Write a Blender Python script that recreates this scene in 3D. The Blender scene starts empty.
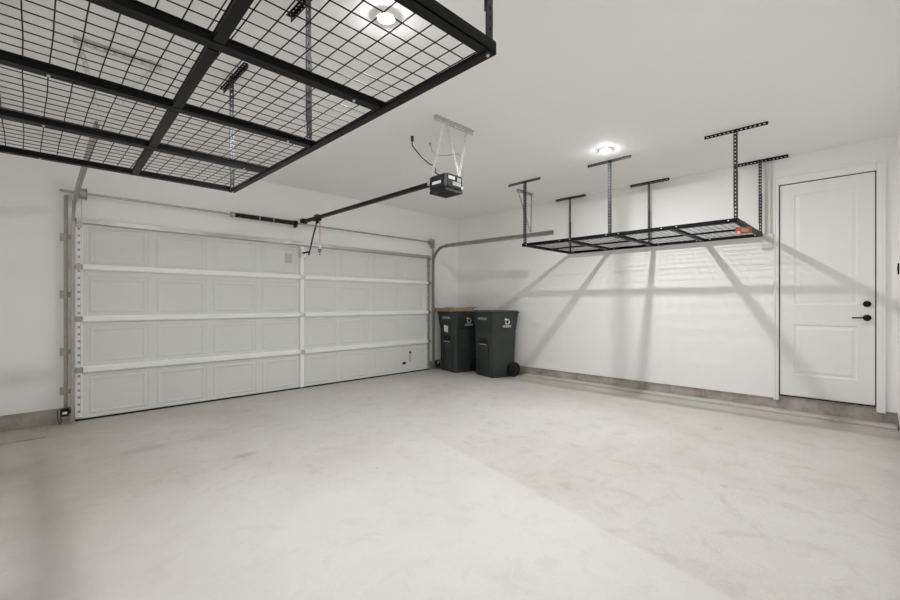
import bpy, bmesh, math, random
from mathutils import Vector, Matrix
random.seed(7)
SC = bpy.context.scene
COL = SC.collection
PI = math.pi

# ------------------------------------------------------------------ materials
def mat(name, col, rough=0.6, metal=0.0, spec=0.5, emit=None, estr=0.0):
    m = bpy.data.materials.new(name); m.use_nodes = True
    b = m.node_tree.nodes['Principled BSDF']
    b.inputs['Base Color'].default_value = (*col, 1)
    b.inputs['Roughness'].default_value = rough
    b.inputs['Metallic'].default_value = metal
    b.inputs['Specular IOR Level'].default_value = spec
    if emit:
        b.inputs['Emission Color'].default_value = (*emit, 1)
        b.inputs['Emission Strength'].default_value = estr
    return m

class NT:
    def __init__(s, m):
        s.t = m.node_tree; s.n = s.t.nodes; s.b = s.n['Principled BSDF']
        s.g = s.n.new('ShaderNodeNewGeometry')
    def noise(s, scale, detail=4, rough=.5, vec=None, dist=0.0):
        n = s.n.new('ShaderNodeTexNoise'); n.inputs['Scale'].default_value = scale
        n.inputs['Detail'].default_value = detail; n.inputs['Roughness'].default_value = rough
        n.inputs['Distortion'].default_value = dist
        s.t.links.new(vec or s.g.outputs['Position'], n.inputs['Vector']); return n.outputs['Fac']
    def ramp(s, fac, stops):
        r = s.n.new('ShaderNodeValToRGB'); e = r.color_ramp.elements
        e[0].position, e[0].color = stops[0][0], (*stops[0][1], 1)
        e[1].position, e[1].color = stops[-1][0], (*stops[-1][1], 1)
        for p, c in stops[1:-1]:
            x = e.new(p); x.color = (*c, 1)
        s.t.links.new(fac, r.inputs['Fac']); return r.outputs['Color']
    def mix(s, fac, a, b, mode='MIX'):
        m = s.n.new('ShaderNodeMix'); m.data_type = 'RGBA'; m.blend_type = mode
        for v, k in ((fac, 0), (a, 6), (b, 7)):
            if isinstance(v, (int, float)): m.inputs[k].default_value = v
            elif isinstance(v, tuple): m.inputs[k].default_value = (*v, 1)
            else: s.t.links.new(v, m.inputs[k])
        return m.outputs[2]
    def math(s, op, a, b=None, clamp=False):
        m = s.n.new('ShaderNodeMath'); m.operation = op; m.use_clamp = clamp
        for i, v in enumerate((a, b)):
            if v is None: continue
            if isinstance(v, (int, float)): m.inputs[i].default_value = v
            else: s.t.links.new(v, m.inputs[i])
        return m.outputs[0]
    def xyz(s):
        n = s.n.new('ShaderNodeSeparateXYZ'); s.t.links.new(s.g.outputs['Position'], n.inputs[0]); return n.outputs
    def color(s, c): s.t.links.new(c, s.b.inputs['Base Color'])
    def rough(s, c): s.t.links.new(c, s.b.inputs['Roughness'])
    def bump(s, h, strength=.2, dist=.01):
        n = s.n.new('ShaderNodeBump'); n.inputs['Strength'].default_value = strength
        n.inputs['Distance'].default_value = dist
        s.t.links.new(h, n.inputs['Height']); s.t.links.new(n.outputs[0], s.b.inputs['Normal'])

def paint(name, col, vary=.025, bump=.12, rough=.75):
    m = mat(name, col, rough, spec=.25); n = NT(m)
    lo = tuple(c * (1 - vary) for c in col); hi = tuple(min(1, c * (1 + vary)) for c in col)
    n.color(n.ramp(n.noise(1.3, 5, .6), [(.3, lo), (.7, hi)]))
    n.bump(n.noise(140, 3, .6), bump, .003)
    return m

M = {}
M['wall'] = paint('wall_paint', (.905, .90, .888), .010)
M['ceil'] = paint('ceiling_paint', (.93, .923, .912), .008)
M['trim'] = paint('trim_paint', (.88, .878, .868), .01, .02, .45)
M['door'] = paint('door_paint', (.865, .865, .857), .01, .03, .45)
M['gdoor'] = paint('garage_door_skin', (.735, .745, .735), .02, .04, .5)

def make_floor():
    m = mat('floor_concrete', (.6, .58, .55), .55, spec=.35); n = NT(m)
    base = n.ramp(n.noise(.55, 6, .62, dist=.4), [(.28, (.57, .54, .50)), (.5, (.665, .648, .62)), (.72, (.72, .71, .692))])
    fine = n.ramp(n.noise(5.5, 8, .7, dist=.6), [(.33, (.89, .87, .845)), (.5, (1, 1, 1)), (.64, (.985, .97, .95)), (.75, (1.03, 1.03, 1.02))])
    c = n.mix(1.0, base, fine, 'MULTIPLY')
    grit = n.ramp(n.noise(60, 4, .7), [(.3, (.88, .875, .865)), (.7, (1, 1, 1))])
    c = n.mix(.8, c, grit, 'MULTIPLY')
    # darker tan towards the left, right and garage door sides, broken by noise
    o = n.xyz()
    d1 = n.math('MULTIPLY', n.math('SUBTRACT', .75, n.math('ABSOLUTE', n.math('SUBTRACT', o[0], .25))), 1.3, True)
    d1 = n.math('MULTIPLY', d1, n.math('MULTIPLY', n.noise(2.3, 5, .6), 1.0), True)
    c = n.mix(d1, c, (.42, .37, .31))
    d2 = n.math('MULTIPLY', n.math('SUBTRACT', o[0], 4.3), .55, True)
    d2 = n.math('MULTIPLY', d2, n.math('MULTIPLY', n.noise(1.9, 5, .6), 1.0), True)
    c = n.mix(d2, c, (.45, .40, .34))
    d3 = n.math('MULTIPLY', n.math('SUBTRACT', o[1], 5.0), .9, True)
    d3 = n.math('MULTIPLY', d3, n.math('MULTIPLY', n.noise(2.1, 5, .6), .9), True)
    c = n.mix(d3, c, (.46, .42, .36))
    # slanted boundary: floor left of the line is slightly paler
    line = n.math('ADD', n.math('MULTIPLY', o[1], .232), 2.045)
    paler_side = n.math('MULTIPLY', n.math('SUBTRACT', line, o[0]), 30, True)
    near = n.math('MULTIPLY', n.math('SUBTRACT', 3.6, o[1]), .9, True)
    c = n.mix(n.math('MULTIPLY', paler_side, n.math('MULTIPLY', near, .38)), c, (.76, .755, .745))
    # blotches
    sp = n.ramp(n.noise(3.1, 2, .5), [(.70, (0, 0, 0)), (.76, (1, 1, 1))])
    c = n.mix(n.math('MULTIPLY', sp, .12), c, (.42, .36, .29))
    st = n.ramp(n.noise(11, 2, .4), [(.74, (0, 0, 0)), (.78, (1, 1, 1))])
    c = n.mix(n.math('MULTIPLY', st, .35), c, (.78, .74, .70))
    # individual scuffs seen on the slab
    for (sx, sy, r, a, k) in ((1.29, 3.70, .07, .6, .55), (.73, 4.46, .12, .5, .3), (2.65, 1.53, .07, .8, .3), (3.4, .75, .03, 1, .5), (1.9, 2.7, .02, 1, .4), (1.6, 3.0, .018, 1, .4), (4.9, 1.15, .06, .7, .3)):
        dx = n.math('MULTIPLY', n.math('SUBTRACT', o[0], sx), a)
        dy = n.math('SUBTRACT', o[1], sy)
        dd = n.math('SQRT', n.math('ADD', n.math('MULTIPLY', dx, dx), n.math('MULTIPLY', dy, dy)))
        dd = n.math('ADD', dd, n.math('MULTIPLY', n.math('SUBTRACT', n.noise(14, 4, .7), .5), r * 1.8))
        f = n.math('MULTIPLY', n.math('MULTIPLY', n.math('SUBTRACT', r, dd), 1 / r * 2.0, True), k)
        c = n.mix(f, c, (.38, .33, .28))
    n.color(c)
    n.rough(n.math('ADD', n.math('MULTIPLY', n.noise(3, 4), .3), .42))
    n.bump(n.noise(28, 6, .65), .12, .004)
    return m
M['floor'] = make_floor()

def concrete(name, a, b, sc=6):
    m = mat(name, a, .85, spec=.2); n = NT(m)
    c = n.ramp(n.noise(sc, 6, .7, dist=.5), [(.3, a), (.7, b)])
    n.color(c); n.bump(n.noise(45, 6, .7), .5, .006); return m
M['stem'] = concrete('stem_wall_concrete', (.27, .235, .20), (.56, .51, .46), 4)
M['curb'] = concrete('curb_concrete', (.50, .475, .44), (.64, .62, .585), 5)
M['slab'] = concrete('patch_concrete', (.42, .385, .33), (.56, .52, .46), 5)

def metal(name, col, rough=.35, met=.9, sc=12):
    m = mat(name, col, rough, met); n = NT(m)
    n.color(n.ramp(n.noise(sc, 4, .6), [(.3, tuple(c * .82 for c in col)), (.7, tuple(min(1, c * 1.12) for c in col))]))
    return m
M['galv'] = metal('galvanised_steel', (.62, .62, .61), .42, .7)
M['topstrut'] = metal('dull_strut_steel', (.50, .50, .50), .4, .7, 2)
M['strut'] = mat('door_strut_steel', (.93, .935, .93), .45, 0)
M['track'] = metal('track_steel', (.42, .41, .385), .36, .85)
M['track_dirty'] = metal('old_track_steel', (.46, .44, .40), .45, .7)
M['black'] = mat('black_powder_coat', (.0055, .0055, .006), .42, spec=.14)
M['post'] = mat('black_post_paint', (.022, .022, .024), .34, spec=.45)
M['wire'] = mat('black_wire', (.008, .008, .008), .55, spec=.12)
M['bolt'] = mat('zinc_bolt', (.75, .75, .76), .3, .6)
M['spring'] = mat('oiled_spring_steel', (.02, .02, .022), .45, .2)
M['rubber'] = mat('black_rubber', (.018, .018, .018), .8, spec=.3)
M['housing'] = mat('dark_grey_plastic', (.018, .018, .021), .4, spec=.35)
M['housing_low'] = mat('opener_light_lens', (.012, .012, .013), .35, spec=.35)
M['white'] = mat('white_print', (.82, .82, .80), .6)
M['offwhite'] = mat('pale_print', (.55, .57, .56), .6)
M['hardware'] = mat('matte_black_hardware', (.006, .006, .007), .45, spec=.25)
M['red'] = mat('red_cord', (.62, .18, .17), .7)
M['tag'] = mat('purple_print', (.22, .10, .26), .6)
M['cable'] = mat('black_cable', (.03, .03, .03), .6)
M['greycable'] = mat('grey_cable', (.42, .41, .40), .6)
M['pvc'] = mat('white_box_plastic', (.70, .69, .66), .5)
M['sticker'] = mat('faded_sticker', (.52, .53, .53), .6)
def bin_plastic():
    m = mat('bin_plastic', (.03, .042, .04), .5, spec=.45); n = NT(m)
    n.color(n.ramp(n.noise(3, 5, .6), [(.3, (.022, .029, .028)), (.75, (.046, .054, .052))]))
    n.bump(n.noise(170, 3, .6), .15, .002); return m
M['bin'] = bin_plastic()
M['binlid'] = mat('bin_lid_plastic', (.022, .028, .027), .5)
M['teal'] = mat('teal_sensor_plastic', (.02, .055, .055), .5)
def cardboard():
    m = mat('brown_cardboard', (.36, .27, .19), .9, spec=.1); n = NT(m)
    n.color(n.ramp(n.noise(5, 5, .6), [(.3, (.25, .18, .12)), (.7, (.44, .34, .25))])); return m
M['card'] = cardboard()
M['redbox'] = mat('red_carton', (.60, .10, .08), .5)
M['greenprint'] = mat('green_print', (.35, .40, .25), .5)
M['paleprint'] = mat('cream_print', (.72, .62, .52), .5)
M['ring'] = mat('lamp_trim', (.9, .9, .89), .5)
M['lens'] = mat('lamp_lens', (.9, .9, .9), .5, emit=(.985, 1.0, 1.012), estr=365.0)

# ------------------------------------------------------------------ mesh helpers
def box(bm, c, s, rot=None):
    r = bmesh.ops.create_cube(bm, size=1.0)
    mt = Matrix.Translation(Vector(c)) @ (rot.to_4x4() if rot is not None else Matrix.Identity(4)) @ Matrix.Diagonal((*s, 1))
    bmesh.ops.transform(bm, matrix=mt, verts=r['verts']); return r['verts']
def bx(bm, x0, x1, y0, y1, z0, z1):
    return box(bm, ((x0+x1)/2, (y0+y1)/2, (z0+z1)/2), (abs(x1-x0), abs(y1-y0), abs(z1-z0)))
def cyl(bm, a, b, r, n=16, r2=None, caps=True):
    a, b = Vector(a), Vector(b); d = b - a
    g = bmesh.ops.create_cone(bm, cap_ends=caps, segments=n, radius1=r, radius2=r if r2 is None else r2, depth=d.length)
    mt = Matrix.Translation((a+b)/2) @ d.to_track_quat('Z', 'Y').to_matrix().to_4x4()
    bmesh.ops.transform(bm, matrix=mt, verts=g['verts']); return g['verts']
def tube(bm, pts, r, n=8):
    pts = [Vector(p) for p in pts]; rings = []
    up = Vector((0, 0, 1)); prev = None
    for i, p in enumerate(pts):
        d = (pts[min(i+1, len(pts)-1)] - pts[max(i-1, 0)]).normalized()
        if prev is None:
            u = d.cross(up); u = u if u.length > .05 else d.cross(Vector((1, 0, 0))); u.normalize()
        else:
            u = prev - d * prev.dot(d); u.normalize()
        prev = u; v = d.cross(u)
        rings.append([bm.verts.new(p + r*(u*math.cos(2*PI*k/n) + v*math.sin(2*PI*k/n))) for k in range(n)])
    for A, B in zip(rings, rings[1:]):
        for k in range(n): bm.faces.new((A[k], A[(k+1) % n], B[(k+1) % n], B[k]))
    bm.faces.new(rings[0][::-1]); bm.faces.new(rings[-1])
def sweep(bm, pts, prof, side):
    """sweep a closed 2D profile (u along side, v along normal) along pts; side is constant vector"""
    side = Vector(side).normalized(); rings = []
    pts = [Vector(p) for p in pts]
    for i, p in enumerate(pts):
        d = (pts[min(i+1, len(pts)-1)] - pts[max(i-1, 0)]).normalized()
        nrm = d.cross(side).normalized()
        rings.append([bm.verts.new(p + side*u + nrm*v) for u, v in prof])
    n = len(prof)
    for A, B in zip(rings, rings[1:]):
        for k in range(n): bm.faces.new((A[k], A[(k+1) % n], B[(k+1) % n], B[k]))
    bm.faces.new(rings[0][::-1]); bm.faces.new(rings[-1])
def obj(name, bm, m, parent=None, loc=None, bevel=0.0, smooth=False, segs=2):
    bmesh.ops.recalc_face_normals(bm, faces=bm.faces[:])
    me = bpy.data.meshes.new(name); bm.to_mesh(me); bm.free()
    for k in (m if isinstance(m, (list, tuple)) else [m]): me.materials.append(k)
    if smooth:
        for p in me.polygons: p.use_smooth = True
    o = bpy.data.objects.new(name, me); COL.objects.link(o)
    if parent is not None: o.parent = parent
    if loc is not None: o.location = loc
    if bevel:
        b = o.modifiers.new('bevel', 'BEVEL'); b.width = bevel; b.segments = segs; b.limit_method = 'ANGLE'
        b.angle_limit = math.radians(35)
    return o
def B(): return bmesh.new()
def tag(o, label, cat, group=None):
    o['label'] = label; o['category'] = cat
    if group: o['group'] = group
    return o
def thing(name, label, cat, loc=(0, 0, 0), rz=0, group=None):
    o = bpy.data.objects.new(name, None); COL.objects.link(o); o.empty_display_size = .1
    o.location = loc; o.rotation_euler = (0, 0, rz); return tag(o, label, cat, group)
def struct(name, bm, m, bevel=0, parent=None):
    o = obj(name, bm, m, parent, bevel=bevel)
    if parent is None: o['kind'] = 'structure'
    return o
def set_obj(name, loc=(0, 0, 0)):
    o = bpy.data.objects.new(name, None); COL.objects.link(o); o.location = loc; o['kind'] = 'structure'; return o

# ------------------------------------------------------------------ room dimensions
XL, XR, YB, YF, H = -.205, 6.227, -.135, 6.02, 2.95
GX0, GX1, GZ = .375, 5.445, 2.165          # overhead door opening
DY0, DY1, DZ0, DZ1 = .016, .822, .19, 2.632  # walk door opening
SZ = .15                                  # stem wall height

bm = B(); bx(bm, XL-.15, XR+.15, YB-.15, YF+.35, -.12, 0); struct('floor', bm, M['floor'])
bm = B(); bx(bm, XL-.15, XR+.15, YB-.15, YF+.15, H, H+.12); struct('ceiling', bm, M['ceil'])
# drywall planes stop just above the concrete stem
bm = B()
bx(bm, XL-.15, GX0, YF, YF+.15, SZ+.012, H); bx(bm, GX1, XR+.15, YF, YF+.15, SZ+.012, H)
bx(bm, GX0, GX1, YF, YF+.15, GZ, H); struct('wall_front', bm, M['wall'])
bm = B()
bx(bm, XR, XR+.15, YB-.15, DY0, SZ, H); bx(bm, XR, XR+.15, DY1, YF+.15, SZ, H)
bx(bm, XR, XR+.15, DY0, DY1, DZ1, H); struct('wall_right', bm, M['wall'])
bm = B(); bx(bm, XL-.15, XL, YB-.15, YF+.15, SZ, H); struct('wall_left', bm, M['wall'])
bm = B(); bx(bm, XL-.15, XR+.15, YB-.15, YB, SZ, H); struct('wall_back', bm, M['wall'])
# exposed concrete stem, set a finger back from the drywall face
bm = B(); bx(bm, XL-.15, GX0, YF+.012, YF+.15, 0, SZ+.012); struct('baseboard_front_left', bm, M['stem'])
bm = B(); bx(bm, GX1, XR+.15, YF+.012, YF+.15, 0, SZ+.012); struct('baseboard_front_right', bm, M['stem'])
bm = B(); bx(bm, XR+.022, XR+.15, YB-.15, YF+.15, 0, SZ); bx(bm, XR+.022, XR+.15, DY0, DY1, SZ, DZ0-.002); struct('baseboard_right', bm, M['stem'])
bm = B(); bx(bm, XL-.15, XL-.01, YB-.15, YF+.15, 0, SZ); struct('baseboard_left', bm, M['stem'])
bm = B(); bx(bm, XL-.15, XR+.15, YB-.15, YB-.01, 0, SZ); struct('baseboard_back', bm, M['stem'])
# low poured curb along the right wall
bm = B(); bx(bm, 6.10, XR+.024, YB, 4.36, 0, .030); struct('trim_1', bm, M['curb'], bevel=.008)
# flat concrete patch in the far left corner
bm = B(); bx(bm, XL-.005, .145, 5.50, 5.93, 0, .014); struct('trim_2', bm, M['slab'], bevel=.005)

# walk door
def panel_plate(bm, u0, u1, v0, v1, rects, prof, F):
    """flat plate in (u,v) with embossed rectangles; F(u,v,d)->world, prof=[(inset,depth),...]"""
    us = sorted({u0, u1, *[r[0] for r in rects], *[r[1] for r in rects]})
    vs = sorted({v0, v1, *[r[2] for r in rects], *[r[3] for r in rects]})
    cache = {}
    def V(u, v, d):
        k = (round(u, 5), round(v, 5), round(d, 5))
        if k not in cache: cache[k] = bm.verts.new(F(u, v, d))
        return cache[k]
    for a, b in zip(us, us[1:]):
        for c, d in zip(vs, vs[1:]):
            mu, mv = (a+b)/2, (c+d)/2
            if any(r[0] < mu < r[1] and r[2] < mv < r[3] for r in rects): continue
            bm.faces.new((V(a, c, 0), V(b, c, 0), V(b, d, 0), V(a, d, 0)))
    for r in rects:
        # outer loop must match split edges: keep a plain ring
        rings = []
        for ins, dep in [(0, 0)] + prof:
            a, b, c, d = r[0]+ins, r[1]-ins, r[2]+ins, r[3]-ins
            rings.append([V(a, c, dep), V(b, c, dep), V(b, d, dep), V(a, d, dep)])
        for A, Bq in zip(rings, rings[1:]):
            for k in range(4): bm.faces.new((A[k], A[(k+1) % 4], Bq[(k+1) % 4], Bq[k]))
        bm.faces.new(rings[-1])

d2 = set_obj('door_2', (XR, (DY0+DY1)/2, DZ0))
def L(x, y, z): return Vector((x-XR, y-(DY0+DY1)/2, z-DZ0))
bm = B(); g = .010
panel_plate(bm, DY0+g, DY1-g, DZ0+.008, DZ1-g, [(.150, .690, 1.235, 2.50), (.150, .690, .435, 1.02)],
            [(.004, 0), (.018, .010), (.030, .010), (.055, .002), (.06, .002)], lambda u, v, d: L(XR+.012+d, u, v))
bx(bm, *(L(XR+.026, 0, 0).x, L(XR+.06, 0, 0).x), L(0, DY0+g, 0).y, L(0, DY1-g, 0).y, L(0, 0, DZ0+.008).z, L(0, 0, DZ1-g).z)
# the plate stands on the core: push core back
obj('door_panel', bm, M['door'], d2)
bm = B()
for a in ((DY0-.001, DY0+g), (DY1-g, DY1+.001)):
    bx(bm, L(XR+.014, 0, 0).x, .06, L(0, a[0], 0).y, L(0, a[1], 0).y, 0, DZ1-DZ0)
bx(bm, L(XR+.014, 0, 0).x, .06, L(0, DY0, 0).y, L(0, DY1, 0).y, DZ1-g-DZ0, DZ1-DZ0)
bx(bm, L(XR-.004, 0, 0).x, .06, L(0, DY0+.001, 0).y, L(0, DY1-.001, 0).y, -.004, .0085)
obj('weatherstrip', bm, M['rubber'], d2)['label'] = 'black weatherstrip round the slab'
bm = B(); w = .068; z0 = .135
for a, b in ((DY0-w, DY0), (DY1, DY1+.048)):
    bx(bm, -.020, 0, L(0, a, 0).y, L(0, b, 0).y, z0-DZ0, DZ1+.095-DZ0)
    o_ = a if a < DY0 else b-.018
    bx(bm, -.032, -.0205, L(0, o_, 0).y, L(0, o_+.018, 0).y, z0-DZ0, DZ1+.095-DZ0)
bx(bm, -.020, 0, L(0, DY0+.0005, 0).y, L(0, DY1-.0005, 0).y, DZ1-DZ0, DZ1+.095-DZ0)
bx(bm, -.032, -.0205, L(0, DY0-w+.0185, 0).y, L(0, DY1+.0295, 0).y, DZ1+.077-DZ0, DZ1+.095-DZ0)
obj('door_casing', bm, M['trim'], d2, bevel=.002)
bm = B()
ky = .085
cyl(bm, L(XR+.012, ky, 1.105), L(XR-.004, ky, 1.105), .033, 28); cyl(bm, L(XR-.004, ky, 1.105), L(XR-.045, ky, 1.105), .012, 16)
tube(bm, [L(XR-.045, ky-.008, 1.105), L(XR-.047, ky+.03, 1.106), L(XR-.047, ky+.075, 1.105), L(XR-.044, ky+.115, 1.103)], .008, 10)
obj('door_handle', bm, M['hardware'], d2, bevel=.003)['label'] = 'black lever handle'
bm = B(); cyl(bm, L(XR+.012, ky, 1.25), L(XR-.010, ky, 1.25), .032, 28); box(bm, L(XR-.018, ky, 1.25), (.018, .010, .028))
obj('deadbolt', bm, M['hardware'], d2, bevel=.003)['label'] = 'black deadbolt turn'

# ------------------------------------------------------------------ overhead door
d1 = set_obj('door_1', ((GX0+GX1)/2, YF, 0))
cx = (GX0+GX1)/2
def G(x, y, z): return Vector((x-cx, y-YF, z))
zs = [.012, .552, 1.092, 1.632, GZ]
YP = 6.035                                 # inner face of the skin
for i in range(4):
    bm = B(); z0, z1 = zs[i], zs[i+1]-.004
    rects = []
    for k in range(8):
        x0 = .476 + .6125*k; rects.append((x0, x0+.548, z0+(.03 if i == 0 else .05), z1-.075))
    panel_plate(bm, GX0+.002, GX1-.002, z0, z1, rects, [(.007, .0045), (.016, .0045), (.026, -.001), (.044, -.001), (.056, .0035)],
                lambda u, v, d: G(u, YP+d, v))
    a, b = G(GX0+.002, YP+.010, z0), G(GX1-.002, YP+.05, z1)
    bx(bm, a.x, b.x, a.y, b.y, a.z, b.z)
    obj('door_section', bm, M['gdoor'], d1)
    if i < 3:
        bm = B(); a, b = G(GX0+.06, YP-.001, z1-.004), G(GX1-.06, YP-.004, z1+.010)
# horizontal reinforcing struts (hat channels), left and right of the centre stile
hat = [(-.034, 0), (-.034, -.004), (-.024, -.006), (-.022, -.052), (.022, -.052), (.024, -.006), (.034, -.004), (.034, 0)]
def hat_strut(x0, x1, zc, nm='strut'):
    bm = B()
    A = [bm.verts.new(G(x0, YP-.002+v, zc+u)) for u, v in hat]; C = [bm.verts.new(G(x1, YP-.002+v, zc+u)) for u, v in hat]
    n = len(hat)
    for k in range(n): bm.faces.new((A[k], A[(k+1) % n], C[(k+1) % n], C[k]))
    bm.faces.new(A); bm.faces.new(C[::-1])
    return obj(nm, bm, M['strut'], d1)
for zc in (.545, 1.09, 1.645):
    hat_strut(GX0+.062, 2.862, zc); hat_strut(2.938, GX1-.062, zc)
o = hat_strut(GX0+.01, GX1-.01, GZ-.028); o.data.materials[0] = M['topstrut']; o['label'] = 'top strut of duller steel'
bm = B()
a, b = G(2.872, YP-.030, .02), G(2.928, YP-.002, GZ-.065); bx(bm, a.x, b.x, a.y, b.y, a.z, b.z)
obj('centre_stile', bm, M['strut'], d1, bevel=.004)
bm = B()
for zc in (.545, 1.09, 1.645):
    a, b = G(2.862, YP-.046, zc-.03), G(2.938, YP-.03, zc+.03); bx(bm, a.x, b.x, a.y, b.y, a.z, b.z)
obj('hinge', bm, M['galv'], d1, bevel=.003)
def perf(bm, origin, ud, vd, nd, length, width, th, pitch, slot, sw):
    """slotted flat bar: length along ud, width along vd (centred), thickness nd"""
    o = Vector(origin); ud, vd, nd = Vector(ud), Vector(vd), Vector(nd)
    R = Matrix((ud, vd, nd)).transposed()
    e = (width - sw)/2
    for s in (-1, 1): box(bm, o + ud*length/2 + vd*s*(width/2-e/2), (length, e, th), R)
    n = int(length/pitch); off = (length - n*pitch)/2
    x = 0.0
    for k in range(n+1):
        x1 = off + k*pitch + (pitch-slot)/2 if k < n else length
        x0 = 0 if k == 0 else off + (k-1)*pitch + (pitch+slot)/2
        box(bm, o + ud*(x0+x1)/2, (x1-x0, sw, th), R)
for s, x in ((1, GX0+.030), (-1, GX1-.030)):
    bm = B(); perf(bm, G(x, YP-.026, .04), (0, 0, 1), (1, 0, 0), (0, -1, 0), GZ-.09, .056, .003, .075, .026, .020)
    a, b = G(x-.030, YP-.026, .04), G(x-.027, YP-.002, GZ-.05); bx(bm, a.x, b.x, a.y, b.y, a.z, b.z)
    a, b = G(x+.027, YP-.026, .04), G(x+.030, YP-.002, GZ-.05); bx(bm, a.x, b.x, a.y, b.y, a.z, b.z)
    obj('end_stile', bm, M['strut'] if s == 1 else M['galv'], d1)
    bm = B(); a, b = G(x-.028, YP-.012, .05), G(x+.028, YP-.004, GZ-.06); bx(bm, a.x, b.x, a.y, b.y, a.z, b.z)
    obj('stile_backing', bm, M['track_dirty'], d1)
    for zc in (.545, 1.09, 1.645, 2.10):
        bm = B(); a, b = G(x-.030, YP-.04, zc-.028), G(x+.030, YP-.028, zc+.028); bx(bm, a.x, b.x, a.y, b.y, a.z, b.z)
        cyl(bm, G(x-s*.02, YP-.05, zc), G(x-s*.05, YP-.05, zc), .007, 8)
        obj('roller_hinge', bm, M['track'], d1)
bm = B(); a, b = G(GX0+.004, YP-.006, 0), G(GX1-.004, YP+.05, .020); bx(bm, a.x, b.x, a.y, b.y, a.z, b.z)
obj('bottom_seal', bm, M['rubber'], d1)['label'] = 'black rubber bottom seal'
bm = B()
a, b = G(4.80, YP-.022, .165), G(4.865, YP-.006, .205); bx(bm, a.x, b.x, a.y, b.y, a.z, b.z); cyl(bm, G(4.832, YP-.006, .185), G(4.832, YP-.04, .185), .013, 12)
a, b = G(4.955, YP-.016, .350), G(4.99, YP-.006, .385); bx(bm, a.x, b.x, a.y, b.y, a.z, b.z)
a, b = G(4.968, YP-.010, .20), G(4.976, YP-.006, .35); bx(bm, a.x, b.x, a.y, b.y, a.z, b.z)
obj('slide_lock', bm, M['hardware'], d1)['label'] = 'small black slide lock'
bm = B(); a, b = G(2.66, YP-.0065, 1.84), G(2.755, YP-.005, 1.98); bx(bm, a.x, b.x, a.y, b.y, a.z, b.z)
obj('warning_sticker', bm, M['sticker'], d1)['label'] = 'faded grey sticker'
# operator bracket on the top section
bm = B(); a, b = G(2.86, YP-.05, 1.93), G(2.94, YP-.03, 2.06); bx(bm, a.x, b.x, a.y, b.y, a.z, b.z)
obj('arm_bracket', bm, M['galv'], d1)
bm = B(); bx(bm, GX0-.1, GX1+.1, YF+.16, YF+.2, 0, GZ+.1); struct('trim_3', bm, M['gdoor'])
# jamb trim around opening is drywall returned; small exterior stop
# ------------------------------------------------------------------ tracks
Uc = [(-.022, -.012), (.022, -.012), (.030, .010), (.026, .012), (.019, -.008), (-.019, -.008), (-.026, .012), (-.030, .010)]
Cprof = [(-.020, .014), (-.023, .014), (-.023, -.012), (.023, -.012), (.023, .014), (.020, .014), (.020, -.009), (-.020, -.009)]
def track(name, label, xv, xe, yv, yend, zb, zend, s, rad, m):
    t = thing(name, label, 'garage door track', (xv, yv, 0))
    def T(x, y, z): return Vector((x-xv, y-yv, z))
    pts = [T(xv, yv, .02), T(xv, yv, 1.0), T(xv, yv, zb-rad)]
    for k in range(1, 11):
        a = k/10*PI/2
        pts.append(T(xv, yv-rad+rad*math.cos(a), zb-rad+rad*math.sin(a)))
    nb = 3
    bm = B(); sweep(bm, pts[:3], Cprof, (0, 1, 0)); obj('vertical_track', bm, m, t)
    q = pts[2:]
    L0 = q[-1]
    bm = B()
    # curve + horizontal run, channel opening towards the door
    side = Vector((s, 0, 0)); rings = []
    q = q + [T(xe, yend, zend)]
    for i, p in enumerate(q):
        d = (q[min(i+1, len(q)-1)] - q[max(i-1, 0)]).normalized()
        nrm = d.cross(side).normalized()
        rings.append([bm.verts.new(p + nrm*u*1.0 + side*v) for u, v in Cprof])
    n = len(Cprof)
    for A, C in zip(rings, rings[1:]):
        for k in range(n): bm.faces.new((A[k], A[(k+1) % n], C[(k+1) % n], C[k]))
    bm.faces.new(rings[0][::-1]); bm.faces.new(rings[-1])
    obj('horizontal_track', bm, m, t)
    # back angle along the horizontal run
    bm = B(); a = q[-3] + Vector((-s*.0, 0, 0)); e = q[-1]
    d = (e-L0); R = d.to_track_quat('Y', 'Z').to_matrix()
    mid = (L0+e)/2
    box(bm, mid + Vector((-s*.013, 0, .028)), (.003, d.length, .030), R)
    box(bm, mid + Vector((-s*.004, 0, .043)), (.020, d.length, .003), R)
    obj('track_angle', bm, m, t)
    # wall angle for the vertical run
    bm = B()
    x = -s*.036
    perf(bm, Vector((x, .055, .03)), (0, 0, 1), (0, 1, 0), (1, 0, 0), zb+.05, .05, .003, .11, .04, .012)
    bx(bm, min(x, x-s*.030), max(x, x-s*.030), .070, .076, .03, zb+.08)
    obj('jamb_angle', bm, m, t)
    for z in (.34, .75, 1.35, 1.95):
        bm = B(); bx(bm, min(x, x-s*.06), max(x, x-s*.06), .0655, .070, z-.04, z+.04); bx(bm, min(x, 0), max(x, 0), .03, .034, z-.025, z+.025)
        obj('track_bracket', bm, m, t)
    return t
YV = 5.943
tL = track('garage_door_track', 'steel door track at the left jamb, partly behind the near rack', (.352), .345, YV, 3.72, 2.31, 2.44, 1, .34, M['track_dirty'])
tR = track('garage_door_track', 'steel door track curving out above the wheeled bins', 5.475, 5.475, YV, 3.36, 2.305, 2.285, -1, .30, M['track'])
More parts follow.
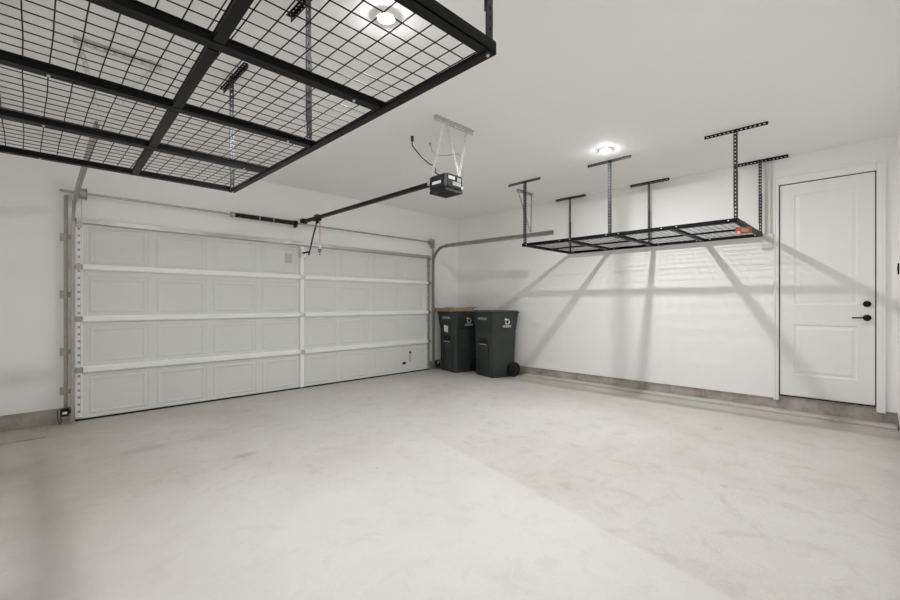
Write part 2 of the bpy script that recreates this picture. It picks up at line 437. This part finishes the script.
# rear hangers
def hanger(label, x0, x1, y, foot, m, zt=H):
    t = thing('track_hanger', label, 'hanger', ((x0+x1)/2, y, zt), 0, 'perforated ceiling hangers of the door tracks')
    o = Vector(((x0+x1)/2, y, zt))
    bm = B(); perf(bm, Vector((x0, y, zt-.002))-o, (1, 0, 0), (0, 1, 0), (0, 0, 1), x1-x0, .034, .003, .05, .028, .012)
    perf(bm, Vector((x0, y+.016, zt-.02))-o, (1, 0, 0), (0, 0, 1), (0, 1, 0), x1-x0, .034, .003, .05, .028, .012)
    obj('ceiling_angle', bm, m, t)
    for xa in (x0+.03, x1-.03):
        bm = B(); a = Vector((xa, y+.012, zt-.015))-o; b = Vector(foot)-o; b.y += .006 if xa < (x0+x1)/2 else -.004
        d = b-a; ud = d.normalized(); nd = Vector((0, 1, 0)); nd = (nd-ud*nd.dot(ud)).normalized(); vd = nd.cross(ud)
        perf(bm, a, ud, vd, nd, d.length, .028, .003, .05, .028, .010)
        obj('strap', bm, m, t)
    return t
hanger('perforated hanger above the near rack holding the left track', .215, .69, 3.60, (.352, 3.62, 2.45), M['galv'])
hanger('perforated hanger on the ceiling behind the far rack post holding the right track', 5.16, 5.57, 3.77, (5.46, 3.74, 2.347), M['track'])

# torsion shaft
ts = thing('torsion_shaft', 'long thin steel torsion shaft with one black spring above the garage door', 'torsion shaft', (2.9, 5.915, 2.41))
def T2(x, y, z): return Vector((x-2.9, y-5.915, z-2.41))
bm = B(); cyl(bm, T2(.25, 5.915, 2.415), T2(5.47, 5.915, 2.405), .013, 14); obj('shaft', bm, M['track'], ts, smooth=False)
bm = B()
pts = []; n = 60
x0, x1, r = 1.92, 2.74, .026
for i in range(n*14+1):
    a = i/14*2*PI; pts.append(T2(x0+(x1-x0)*i/(n*14), 5.915+r*math.cos(a), 2.41+r*math.sin(a)))
tube(bm, pts, .0062, 5); cyl(bm, T2(x0, 5.915, 2.41), T2(x1, 5.915, 2.41), r-.002, 14)
obj('spring', bm, M['spring'], ts, smooth=True)
bm = B()
cyl(bm, T2(1.885, 5.915, 2.41), T2(1.93, 5.915, 2.41), .034, 16); obj('winding_cone', bm, M['track'], ts)
bm = B()
cyl(bm, T2(2.73, 5.915, 2.41), T2(2.775, 5.915, 2.41), .038, 16); box(bm, T2(2.775, 5.955, 2.40), (.008, .11, .09)); obj('centre_bearing_plate', bm, M['hardware'], ts)
for xx in (2.24, 2.43):
    bm = B(); cyl(bm, T2(xx, 5.915, 2.41), T2(xx+.010, 5.915, 2.41), .0330, 16); obj('spring_paint_mark', bm, M['offwhite'], ts)
for xx, s in ((.405, 1), (5.425, -1)):
    bm = B(); cyl(bm, T2(xx, 5.915, 2.41), T2(xx+s*.05, 5.915, 2.41), .055, 24); cyl(bm, T2(xx+s*.05, 5.915, 2.41), T2(xx+s*.058, 5.915, 2.41), .066, 24)
    obj('cable_drum', bm, M['track'], ts, bevel=.003)
    bm = B(); box(bm, T2(xx-s*.035, 5.955, 2.38), (.006, .12, .16)); obj('end_bearing_plate', bm, M['track'], ts)
    bm = B(); tube(bm, [T2(xx+s*.012, 5.86, 2.41), T2(xx+s*.005, 5.925, .10)], .0016, 5); obj('lift_cable', bm, M['track'], ts)

# photo eyes at the bottom of the tracks
for xx, s, lab in ((.285, 1, 'black photo eye at the foot of the left track'), (5.568, -1, 'dark teal photo eye between right track and bin')):
    t = thing('safety_sensor', lab, 'sensor', (xx, 5.87 if s == 1 else 5.93, .14), 0, None)
    bm = B(); bx(bm, -.032, .032, -.03, .03, -.035, .04); cyl(bm, (s*.032, 0, .005), (s*.047, 0, .005), .02, 16); obj('sensor_body', bm, M['hardware'] if s == 1 else M['teal'], t, bevel=.006)
    bm = B(); bx(bm, -.018, .018, -.0315, -.029, -.012, .012); obj('sensor_label', bm, M['white'], t)
    bm = B(); bx(bm, -.01, .01, .03, .09, -.03, .03); obj('sensor_bracket', bm, M['track'], t)
    bm = B(); tube(bm, [(-s*.02, .028, -.02), (-s*.03, .045, -.05), (-s*.02, .055, -.10), (-s*.035, .06, -.125), (-s*.05, .065, -.06), (-s*.05, .07, .02)], .004, 6)
    obj('sensor_wire', bm, M['cable'], t)
    if s == -1:
        bm = B(); bx(bm, .035, .085, .038, .078, -.11, .01); obj('splice_box', bm, M['teal'], t, bevel=.01)

# ------------------------------------------------------------------ opener
op = thing('garage_door_opener', 'black garage door opener motor hung on straps from the ceiling, with its rail', 'garage door opener', (2.905, 2.97, H))
def O(x, y, z): return Vector((x-2.905, y-2.97, z-H))
bm = B()
hx0, hx1, hy0, hy1, hz0, hz1 = 2.78, 3.03, 2.845, 3.10, 2.345, 2.485
vs = []
def ring(z, ins):
    c = .022
    x0, x1, y0, y1 = hx0+ins, hx1-ins, hy0+ins, hy1-ins
    return [bm.verts.new(O(x, y, z)) for x, y in ((x0+c, y0), (x1-c, y0), (x1, y0+c), (x1, y1-c), (x1-c, y1), (x0+c, y1), (x0, y1-c), (x0, y0+c))]
R_ = [ring(hz0+.0, .010), ring(hz0+.02, .002), ring(hz1-.012, 0.004), ring(hz1, .016)]
for A, C in zip(R_, R_[1:]):
    for k in range(8): bm.faces.new((A[k], A[(k+1) % 8], C[(k+1) % 8], C[k]))
bm.faces.new(R_[0]); bm.faces.new(R_[-1][::-1])
obj('motor_housing', bm, M['housing'], op, bevel=.003)
bm = B(); 
a, b = O(hx0+.012, hy0+.012, 2.318), O(hx1-.012, hy1-.012, 2.346); bx(bm, a.x, b.x, a.y, b.y, a.z, b.z)
for k in range(6):
    yy = hy0+.05+k*.03; a, b = O(hx0+.04, yy, 2.315), O(hx1-.04, yy+.006, 2.3185); bx(bm, a.x, b.x, a.y, b.y, a.z, b.z)
obj('underside_cover', bm, M['housing_low'], op, bevel=.004)
bm = B()   # pale badge with lettering strokes, left face
box(bm, O(hx0+.0005, 2.975, 2.408), (.003, .12, .026))
obj('badge', bm, M['white'], op, bevel=.001)
bm = B()
for k in range(7): box(bm, O(hx0-.0015, 3.022-.016*k, 2.407), (.001, .009 if k % 3 else .005, .012))
obj('badge_lettering', bm, M['sticker'], op)
bm = B(); box(bm, O(2.855, hy0-.0005, 2.445), (.085, .003, .032)); obj('badge', bm, M['white'], op, bevel=.001)
bm = B(); box(bm, O(2.925, hy0-.0005, 2.395), (.11, .003, .035)); box(bm, O(2.955, hy0-.0005, 2.44), (.05, .003, .04)); obj('terminal_panel', bm, M['sticker'], op)
bm = B(); box(bm, O(2.995, hy0-.002, 2.37), (.028, .006, .028)); obj('antenna_button', bm, M['white'], op, bevel=.004)
# rail
bm = B()
a, b = O(2.886, 3.20, 2.450), O(2.924, 5.94, 2.482); bx(bm, a.x, b.x, a.y, b.y, a.z, b.z)
a, b = O(2.880, 3.20, 2.440), O(2.930, 5.94, 2.450); bx(bm, a.x, b.x, a.y, b.y, a.z, b.z)
obj('rail', bm, M['hardware'], op, bevel=.003)
bm = B(); a, b = O(2.875, 3.09, 2.442), O(2.935, 3.215, 2.484); bx(bm, a.x, b.x, a.y, b.y, a.z, b.z); obj('rail_bracket', bm, M['galv'], op, bevel=.003)
bm = B(); a, b = O(2.870, 5.93, 2.425), O(2.940, 6.018, 2.50); bx(bm, a.x, b.x, a.y, b.y, a.z, b.z); obj('header_bracket', bm, M['hardware'], op, bevel=.004)
bm = B(); a, b = O(2.868, 5.50, 2.415), O(2.942, 5.62, 2.452); bx(bm, a.x, b.x, a.y, b.y, a.z, b.z)
box(bm, O(2.905, 5.56, 2.492), (.06, .08, .02)); box(bm, O(2.905, 5.56, 2.40), (.03, .05, .04)); obj('trolley', bm, M['hardware'], op, bevel=.005)
bm = B()
pa = [O(2.905, 5.58, 2.41), O(2.905, 5.60, 2.34), O(2.905, 5.66, 2.25), O(2.905, 5.80, 1.98), O(2.905, 5.815, 1.955)]
sweep(bm, pa, [(-.003, -.016), (.003, -.016), (.003, .016), (-.003, .016)], (1, 0, 0))
box(bm, O(2.905, 5.90, 2.0), (.02, .19, .022))
obj('door_arm', bm, M['hardware'], op)
bm = B(); tube(bm, [O(2.93, 5.53, 2.41), O(2.932, 5.53, 2.25), O(2.93, 5.53, 2.10)], .0045, 6); o = obj('release_cord', bm, M['red'], op); o['label'] = 'thin red release cord'
bm = B(); cyl(bm, O(2.93, 5.53, 2.10), O(2.93, 5.53, 2.06), .012, 10); box(bm, O(2.93, 5.53, 2.045), (.03, .02, .04)); rt = obj('release_handle', bm, M['white'], op, bevel=.003)
bm = B(); box(bm, O(2.93, 5.53, 2.01), (.042, .022, .032)); box(bm, O(2.925, 5.53, 1.978), (.034, .022, .022)); box(bm, O(2.93, 5.53, 1.945), (.022, .02, .02))
obj('release_tag', bm, M['tag'], op, bevel=.003)['label'] = 'purple printed tag'
# ceiling angle + straps
bm = B(); zt = H
perf(bm, O(2.61, 2.81, zt-.002), (1, 0, 0), (0, 1, 0), (0, 0, 1), .52, .036, .003, .05, .03, .010)
perf(bm, O(2.61, 2.828, zt-.02), (1, 0, 0), (0, 0, 1), (0, 1, 0), .52, .036, .003, .05, .03, .010)
obj('ceiling_angle', bm, M['galv'], op)
for a, b in (((2.735, 2.822, zt-.02), (2.790, 3.05, 2.485)), ((2.765, 2.826, zt-.02), (2.97, 2.86, 2.485)), ((3.035, 2.822, zt-.02), (2.985, 2.87, 2.485))):
    bm = B(); A_, B_ = O(*a), O(*b); d = B_-A_; ud = d.normalized(); nd = Vector((0, 1, 0)) if abs(ud.y) < .4 else Vector((-.7, -.7, 0)); nd = (nd-ud*nd.dot(ud)).normalized(); vd = nd.cross(ud)
    perf(bm, A_, ud, vd, nd, d.length, .028, .003, .05, .028, .009)
    obj('hanging_strap', bm, M['galv'], op)
bm = B(); tube(bm, [O(2.78, 3.335, H-.004), O(2.775, 3.33, 2.86), O(2.79, 3.29, 2.80), O(2.80, 3.20, 2.70), O(2.80, 3.10, 2.62), O(2.83, 3.07, 2.60), O(2.845, 3.05, 2.56), O(2.80, 3.02, 2.52), O(2.82, 2.98, 2.49), O(2.85, 2.98, 2.478)], .006, 6)
cyl(bm, O(2.78, 3.335, H-.001), O(2.78, 3.335, H-.05), .016, 10)
obj('power_cord', bm, M['cable'], op)['label'] = 'black power cord from the ceiling'
bm = B(); tube(bm, [O(3.03, 3.34, H-.002), O(3.04, 3.32, 2.86), O(3.05, 3.24, 2.80), O(3.08, 3.14, 2.78), O(3.05, 3.06, 2.76), O(3.09, 2.98, 2.76), O(3.08, 2.92, 2.70), O(3.02, 2.90, 2.62), O(3.035, 2.87, 2.53), O(3.035, 2.85, 2.44)], .0045, 6)
cyl(bm, O(3.03, 3.34, H-.001), O(3.03, 3.34, H-.03), .012, 10)
obj('signal_wire', bm, M['greycable'], op)['label'] = 'thin grey wire looping beside the straps'

# ------------------------------------------------------------------ ceiling racks
RW, RL = 1.278, 2.53
def make_rack(label, loc, zr, sk=(0, 0)):
    """local origin at ceiling above the rack's min corner; zr = underside of the rails below the ceiling"""
    t = thing('overhead_storage_rack', label, 'storage rack', loc, 0, 'black overhead storage racks bolted to the ceiling')
    z0 = zr; hgt = .040; wd = .040; th = .003
    def angle_rail(p0, p1, inward, nm, top=False):
        bm = B(); p0, p1 = Vector(p0), Vector(p1); d = p1-p0; ud = d.normalized(); inn = Vector(inward)
        mid = (p0+p1)/2
        R = Matrix((ud, inn, Vector((0, 0, 1)))).transposed()
        box(bm, mid + inn*wd/2 + Vector((0, 0, th/2)), (d.length, wd, th), R)
        box(bm, mid + inn*th/2 + Vector((0, 0, hgt/2)), (d.length, th, hgt), R)
        box(bm, mid + inn*(wd-.004) + Vector((0, 0, .007)), (d.length, .003, .014), R)
        return obj(nm, bm, M['black'], t)
    angle_rail((0, 0, z0), (0, RL, z0), (1, 0, 0), 'side_rail')
    angle_rail((RW, 0, z0), (RW, RL, z0), (-1, 0, 0), 'side_rail')
    ys = [0, .622, 1.245, 1.868, RL]
    for k, y in enumerate(ys):
        if k in (0, 4):
            angle_rail((.003, y, z0+.003), (RW-.003, y, z0+.003), (0, 1 if k == 0 else -1, 0), 'end_rail')
        else:
            bm = B(); bx(bm, .004, RW-.004, y-.024, y+.024, z0+.004, z0+.030); bx(bm, .004, RW-.004, y-.030, y+.030, z0+.030, z0+.033)
            obj('cross_rail', bm, M['black'], t, bevel=.002)
    xc = RW/2
    for a, b in zip(ys, ys[1:]):
        bm = B(); va = bx(bm, xc-.026, xc+.010, a+.031, b-.031, z0+.004, z0+.022); vb = bx(bm, xc-.029, xc+.013, a+.031, b-.031, z0+.022, z0+.025)
        for v in va+vb: v.co.x += sk[0] + (sk[1]-sk[0])*v.co.y/RL
        obj('centre_rail', bm, M['black'], t, bevel=.002)
    # wire decks, one per bay
    r = .0022
    for bi, (a, b) in enumerate(zip(ys, ys[1:])):
        bm = B(); zz = z0+.037
        nx = 18; ny = 9
        for i in range(nx+1):
            x = .012 + (RW-.024)*i/nx
            pts = []
            for j in range(9):
                y = a+.010+(b-a-.02)*j/8
                sag = .002*math.sin(PI*j/8)*(.5+.5*math.sin(i*1.3+bi*2))
                wob = .0018*math.sin(i*.9+j*.8+bi)
                pts.append((x+wob*math.sin(PI*j/8), y, zz-sag))
            tube(bm, pts, r, 5)
        for j in range(ny+1):
            y = a+.010+(b-a-.02)*j/ny
            pts = []
            for i in range(13):
                x = .012+(RW-.024)*i/12
                pts.append((x, y+.0015*math.sin(i*.7+j+bi)*math.sin(PI*i/12), zz+.0045-.002*math.sin(PI*(y-a)/(b-a))*(.5+.5*math.sin(i*1.95+bi*2))))
            tube(bm, pts, r, 5)
        obj('wire_deck', bm, M['wire'], t, smooth=True)
    # posts and ceiling angles
    ang = .030
    for sx, x in ((1, .012), (-1, RW-.012)):
        for y in (.022, 1.29, RL-.028):
            cpos = Vector((x+sx*.006, y, 0))
            up = -.43
            bm = B()
            perf(bm, cpos+Vector((0, 0, -.006)), (0, 0, -1), (0, 1, 0), (1, 0, 0), abs(zr)-.16, ang, .0025, .036, .014, .010)
            perf(bm, cpos+Vector((sx*ang/2, -ang/2, -.006)), (0, 0, -1), (1, 0, 0), (0, 1, 0), abs(zr)-.16, ang, .0025, .036, .014, .010)
            obj('upper_post', bm, M['post'], t)
            bm = B(); Lw = .50; c2 = cpos+Vector((-sx*.0032, -.0032, z0+.004+Lw))
            perf(bm, c2, (0, 0, -1), (0, 1, 0), (1, 0, 0), Lw, ang, .0025, .036, .014, .010)
            perf(bm, c2+Vector((sx*ang/2, -ang/2, 0)), (0, 0, -1), (1, 0, 0), (0, 1, 0), Lw, ang, .0025, .036, .014, .010)
            obj('lower_post', bm, M['post'], t)
            bm = B()
            perf(bm, cpos+Vector((0, -.262, -.0016)), (0, 1, 0), (1, 0, 0), (0, 0, 1), .524, .030, .003, .036, .018, .009)
            perf(bm, cpos+Vector((-sx*.0148, -.262, -.0165)), (0, 1, 0), (0, 0, 1), (1, 0, 0), .524, .030, .003, .036, .018, .009)
            obj('ceiling_bracket', bm, M['black'], t)
    def bolt(p, nrm):
        bm = B(); p = Vector(p); n_ = Vector(nrm); cyl(bm, p, p+n_*.004, .006, 10); cyl(bm, p+n_*.004, p+n_*.007, .0035, 8); obj('bolt', bm, M['bolt'], t)
    for y in ys:
        for dy in (-.075, .075):
            if 0 < y+dy < RL: 
                bolt((RW-.003-.0005, y+dy, z0+.024), (-1, 0, 0)); bolt((-.0005, y+dy, z0+.024), (-1, 0, 0))
    for y in ys[1:-1]:
        bolt((xc-.42, y, z0+.004), (0, 0, -1)); bolt((xc+.48, y, z0+.004), (0, 0, -1))
    bolt((xc-.42, RL-.02, z0+.003), (0, 0, -1))
    for y in (.02, RL-.03): bolt((RW-.02, y, z0), (0, 0, -1))
    return t
make_rack('black wire storage rack hung closest to the camera above the left side of the floor', (-.158, .905, H), 2.088-H, (-.052, .034))
make_rack('black wire storage rack hung along the right wall beside the white door', (4.888, .965, H), 2.045-H)

# small printed packet hanging from the near end rail
t = thing('hanging_packet', 'small red and cream printed packet hanging at the near end of the far rack', 'packet', (5.22, .975, 2.042), math.radians(10))
bm = B(); vs_ = bx(bm, -.022, .022, -.070, .072, -.078, -.003)
for v in vs_:
    if v.co.z < -.05: v.co.x += .010; v.co.y *= .88
    if v.co.y < 0: v.co.z *= .80
obj('packet_body', bm, M['redbox'], t, bevel=.005)
bm = B(); box(bm, (-.018, -.012, -.036), (.012, .060, .036), Matrix.Rotation(.2, 3, 'X')); obj('printed_panel', bm, M['greenprint'], t, bevel=.001)
bm = B(); box(bm, (-.018, .044, -.060), (.012, .030, .030)); obj('cream_flap', bm, M['paleprint'], t, bevel=.001)
bm = B(); tube(bm, [(0, 0, -.006), (0, -.016, .002), (0, -.0165, .050), (0, .004, .055)], .0018, 6); obj('hook', bm, M['wire'], t)

# ------------------------------------------------------------------ raceway, box, wall control
t = thing('electrical_raceway', 'white square raceway running down beside the door casing', 'raceway', (XR, .915, H))
bm = B(); bx(bm, -.036, 0, -.022, .035, -.87, 0); obj('duct', bm, M['pvc'], t, bevel=.004)
t = thing('junction_box', 'white square junction box below the raceway beside the door', 'junction box', (XR, .915, 1.99))
bm = B(); bx(bm, -.044, 0, -.05, .062, -.09, .09); obj('box_body', bm, M['pvc'], t, bevel=.004)
bm = B(); bx(bm, -.050, -.044, -.044, .056, -.084, .084); obj('box_cover', bm, M['pvc'], t, bevel=.002)
t = thing('wall_control', 'small black wall button beside the white door', 'wall control', (5.72, YB, 1.575))
bm = B(); bx(bm, -.025, .025, 0, .012, -.052, .052); obj('button_body', bm, M['hardware'], t, bevel=.005)
bm = B(); bx(bm, -.014, .014, .012, .015, -.02, .02); obj('push_button', bm, M['housing'], t, bevel=.003)

# ------------------------------------------------------------------ wheeled bins
def loft(bm, rings):
    R = [[bm.verts.new(Vector(p)) for p in r] for r in rings]
    n = len(R[0])
    for A, C in zip(R, R[1:]):
        for k in range(n): bm.faces.new((A[k], A[(k+1) % n], C[(k+1) % n], C[k]))
    bm.faces.new(R[0][::-1]); bm.faces.new(R[-1]); return R
def rr(x0, x1, y0, y1, z, c=.05, n=4):
    out = []
    for (cx_, cy_, a0) in ((x1-c, y1-c, 0), (x0+c, y1-c, 90), (x0+c, y0+c, 180), (x1-c, y0+c, 270)):
        for k in range(n+1):
            a = math.radians(a0+90*k/n); out.append((cx_+c*math.cos(a), cy_+c*math.sin(a), z))
    return out
def glyph_row(bm, x, y0, z0, w, h, n, face):
    """row of small letter-like strokes"""
    random.seed(n*7+3); cw = w/n
    for k in range(n):
        u = y0+cw*(k+.1); st = cw*.24
        parts = [(u, u+st, z0, z0+h)]
        if k % 2: parts.append((u+cw*.5, u+cw*.5+st, z0, z0+h))
        for f in random.sample((0, .42, .8), 2): parts.append((u, u+cw*.74, z0+h*f, z0+h*f+h*.2))
        for a, b, c, d in parts:
            if face == 'front': bx(bm, x-.002, x+.001, -b, -a, c, d)
            else: bx(bm, a, b, x-.002, x+.001, c, d)
def make_bin(label, loc, rz):
    t = thing('wheeled_bin', label, 'bin', loc, rz, 'dark green wheeled bins in the corner')
    bm = B()
    loft(bm, [rr(-.235, .215, -.25, .25, 0.0, .045), rr(-.25, .235, -.262, .262, .03, .05), rr(-.252, .25, -.268, .268, .50, .05),
              rr(-.254, .262, -.272, .272, .78, .05), rr(-.268, .275, -.290, .290, .90, .05), rr(-.278, .287, -.312, .312, 1.08, .05),
              rr(-.286, .292, -.322, .322, 1.084, .05), rr(-.286, .292, -.322, .322, 1.100, .05)])
    body = obj('bin_body', bm, M['bin'], t, smooth=False, bevel=0)
    # front recess strips: raised ribs flanking the lift pocket, and a bar
    bm = B()
    for y in (-.135, .135): bx(bm, -.272, -.245, y-.012, y+.012, .03, .56)
    obj('front_rib', bm, M['bin'], t, bevel=.006)
    bm = B(); bx(bm, -.256, -.247, -.12, .12, .56, .66); obj('lift_pocket', bm, M['rubber'], t, bevel=.003)
    bm = B(); cyl(bm, (-.266, -.09, .555), (-.266, .09, .555), .009, 12); obj('lift_bar', bm, M['galv'], t)['label'] = 'pale metal lift bar'
    bm = B()
    R = loft(bm, [rr(-.298, .300, -.334, .334, 1.098, .05), rr(-.298, .300, -.334, .334, 1.116, .05), rr(-.26, .27, -.29, .29, 1.134, .06), rr(-.10, .12, -.12, .12, 1.142, .05)])
    obj('lid', bm, M['binlid'], t, smooth=False)
    bm = B(); cyl(bm, (.305, -.24, 1.085), (.305, .24, 1.085), .014, 12)
    for y in (-.24, 0, .24): bx(bm, .27, .31, y-.015, y+.015, 1.05, 1.11)
    obj('lid_handle', bm, M['binlid'], t, bevel=.003)
    bm = B(); cyl(bm, (.175, -.285, .125), (.175, .285, .125), .012, 10); obj('axle', bm, M['track'], t)
    for s in (-1, 1):
        bm = B(); y0 = s*.272; y1 = s*.325
        cyl(bm, (.175, y0, .125), (.175, y1, .125), .125, 36); w_ = obj('wheel', bm, M['rubber'], t, bevel=.012)
        bm = B(); cyl(bm, (.175, s*.3255, .125), (.175, s*.330, .125), .075, 24); cyl(bm, (.175, s*.33, .125), (.175, s*.338, .125), .03, 16)
        for k in range(6):
            a = k*PI/3; box(bm, (.175+.045*math.cos(a), s*.332, .125+.045*math.sin(a)), (.05, .006, .012), Matrix.Rotation(-a, 3, 'Y'))
        h = obj('hub', bm, M['housing'], t); h.parent = w_
    # pale stamped lettering on the front
    bm = B(); glyph_row(bm, -.2745, -.13, .975, .26, .040, 7, 'front'); obj('stamped_lettering', bm, M['offwhite'], t)['label'] = 'pale stamped lettering'
    # white printed emblem and word on the right side
    bm = B(); y = -.301
    ex, ez = .03, .945
    for a0 in (-60, 60, 180):
        pts = [(ex+.040*math.cos(math.radians(a0+q)), y, ez+.040*math.sin(math.radians(a0+q))) for q in range(0, 96, 12)]
        for p, q in zip(pts, pts[1:]):
            c = [(p[i]+q[i])/2 for i in range(3)]; ang = math.atan2(q[2]-p[2], q[0]-p[0])
            box(bm, c, (.013, .014, .020), Matrix.Rotation(-ang, 3, 'Y'))
    box(bm, (ex-.042, y-.004, ez+.040), (.036, .010, .030))
    em = obj('emblem', bm, M['white'], t)
    bm = B(); y2 = -.2935
    glyph_row(bm, -.2895, ex-.09, .850, .18, .034, 8, 'side'); obj('printed_word', bm, M['white'], t)
    return t
bA = make_bin('dark wheeled bin standing in front, its wheel against the right wall', (5.853, 4.756, 0), math.radians(-13))
bB = make_bin('dark wheeled bin behind the other, with brown cardboard on its lid', (5.80, 5.60, 0), math.radians(-11))
# taped white notice on the rear bin
bm = B(); box(bm, (-.268, .02, .79), (.003, .13, .125), Matrix.Rotation(math.radians(8), 3, 'X') @ Matrix.Rotation(math.radians(-6), 3, 'Y')); o = obj('paper_label', bm, M['white'], bB); o['label'] = 'tilted white paper label'
# cardboard on rear bin lid
bm = B()
n = 14; th = .010
top = [[None]*(n+1) for _ in range(n+1)]; bot = [[None]*(n+1) for _ in range(n+1)]
for i in range(n+1):
    for j in range(n+1):
        x = -.32+.51*i/n; y = -.345+.66*j/n
        dz = .010*math.sin(i*.55+.6)*math.sin(j*.35) + .014*max(0, (i/n-.5))+.012
        dr = -.030*max(0, 1-i/2.5)*(.6+.4*math.sin(j*.9)); top[i][j] = bm.verts.new((x-(.012 if i == 0 else 0), y, .011+dz+th)); bot[i][j] = bm.verts.new((x-(.012 if i == 0 else 0), y, .011+dz))
for i in range(n):
    for j in range(n):
        bm.faces.new((top[i][j], top[i+1][j], top[i+1][j+1], top[i][j+1])); bm.faces.new((bot[i][j], bot[i][j+1], bot[i+1][j+1], bot[i+1][j]))
for k in range(n):
    bm.faces.new((top[k][0], bot[k][0], bot[k+1][0], top[k+1][0])); bm.faces.new((top[k][n], top[k+1][n], bot[k+1][n], bot[k][n]))
    bm.faces.new((top[0][k], top[0][k+1], bot[0][k+1], bot[0][k])); bm.faces.new((top[n][k], bot[n][k], bot[n][k+1], top[n][k+1]))
bx(bm, -.340, -.330, -.345, .315, -.030, .030); bx(bm, -.34, .10, -.356, -.345, -.026, .030)
cb = obj('cardboard_sheet', bm, M['card'], None, loc=(5.80, 5.60, 1.1425)); cb.rotation_euler = (0, 0, math.radians(-11))
tag(cb, 'brown cardboard sheet with folded edges lying on the lid of the rear bin', 'cardboard')

# ------------------------------------------------------------------ recessed lights
def lamp(label, x, y):
    t = thing('recessed_ceiling_light', label, 'ceiling light', (x, y, H), 0, None)
    bm = B()
    prof = [(.0450, -.002), (.0450, -.0080), (.050, -.0095), (.072, -.003), (.073, 0)]
    N = 48; rg = [[bm.verts.new((r*math.cos(2*PI*k/N), r*math.sin(2*PI*k/N), z)) for k in range(N)] for r, z in prof]
    for A, C in zip(rg, rg[1:]):
        for k in range(N): bm.faces.new((A[k], A[(k+1) % N], C[(k+1) % N], C[k]))
    obj('trim_ring', bm, M['ring'], t, smooth=True)
    bm = B()
    prof = [(.0435, -.003), (.0435, -.0075), (.038, -.0115), (.026, -.0145), (.010, -.0155)]
    rg = [[bm.verts.new((r*math.cos(2*PI*k/N), r*math.sin(2*PI*k/N), z)) for k in range(N)] for r, z in prof]
    for A, C in zip(rg, rg[1:]):
        for k in range(N): bm.faces.new((A[k], A[(k+1) % N], C[(k+1) % N], C[k]))
    bm.faces.new(rg[-1]); bm.faces.new(rg[0][::-1])
    obj('lens', bm, M['lens'], t, smooth=True)
lamp('round recessed light glowing above the near rack', 1.515, 2.06)
lamp('round recessed light glowing beyond the far rack posts', 4.54, 2.13)

# ------------------------------------------------------------------ world, camera, view
w = bpy.data.worlds.new('World'); SC.world = w; w.use_nodes = True
w.node_tree.nodes['Background'].inputs[0].default_value = (.02, .02, .02, 1)
cam = bpy.data.cameras.new('camera'); co = bpy.data.objects.new('camera', cam); COL.objects.link(co)
cam.sensor_width = 36; cam.lens = 426.76/900*36; cam.clip_start = .01
az = math.radians(44.873)
co.location = (0, 0, 1.2528); co.rotation_euler = (PI/2, 0, -az)
cam.shift_y = -(300-303.7)/900
SC.camera = co
SC.view_settings.view_transform = 'Standard'; SC.view_settings.look = 'None'
SC.view_settings.exposure = 2.65; SC.view_settings.gamma = 1; SC.view_settings.use_curve_mapping = False
SC.cycles.max_bounces = 14; SC.cycles.diffuse_bounces = 10; SC.cycles.glossy_bounces = 4
SC.cycles.use_denoising = True
SC.cycles.sample_clamp_indirect = 8
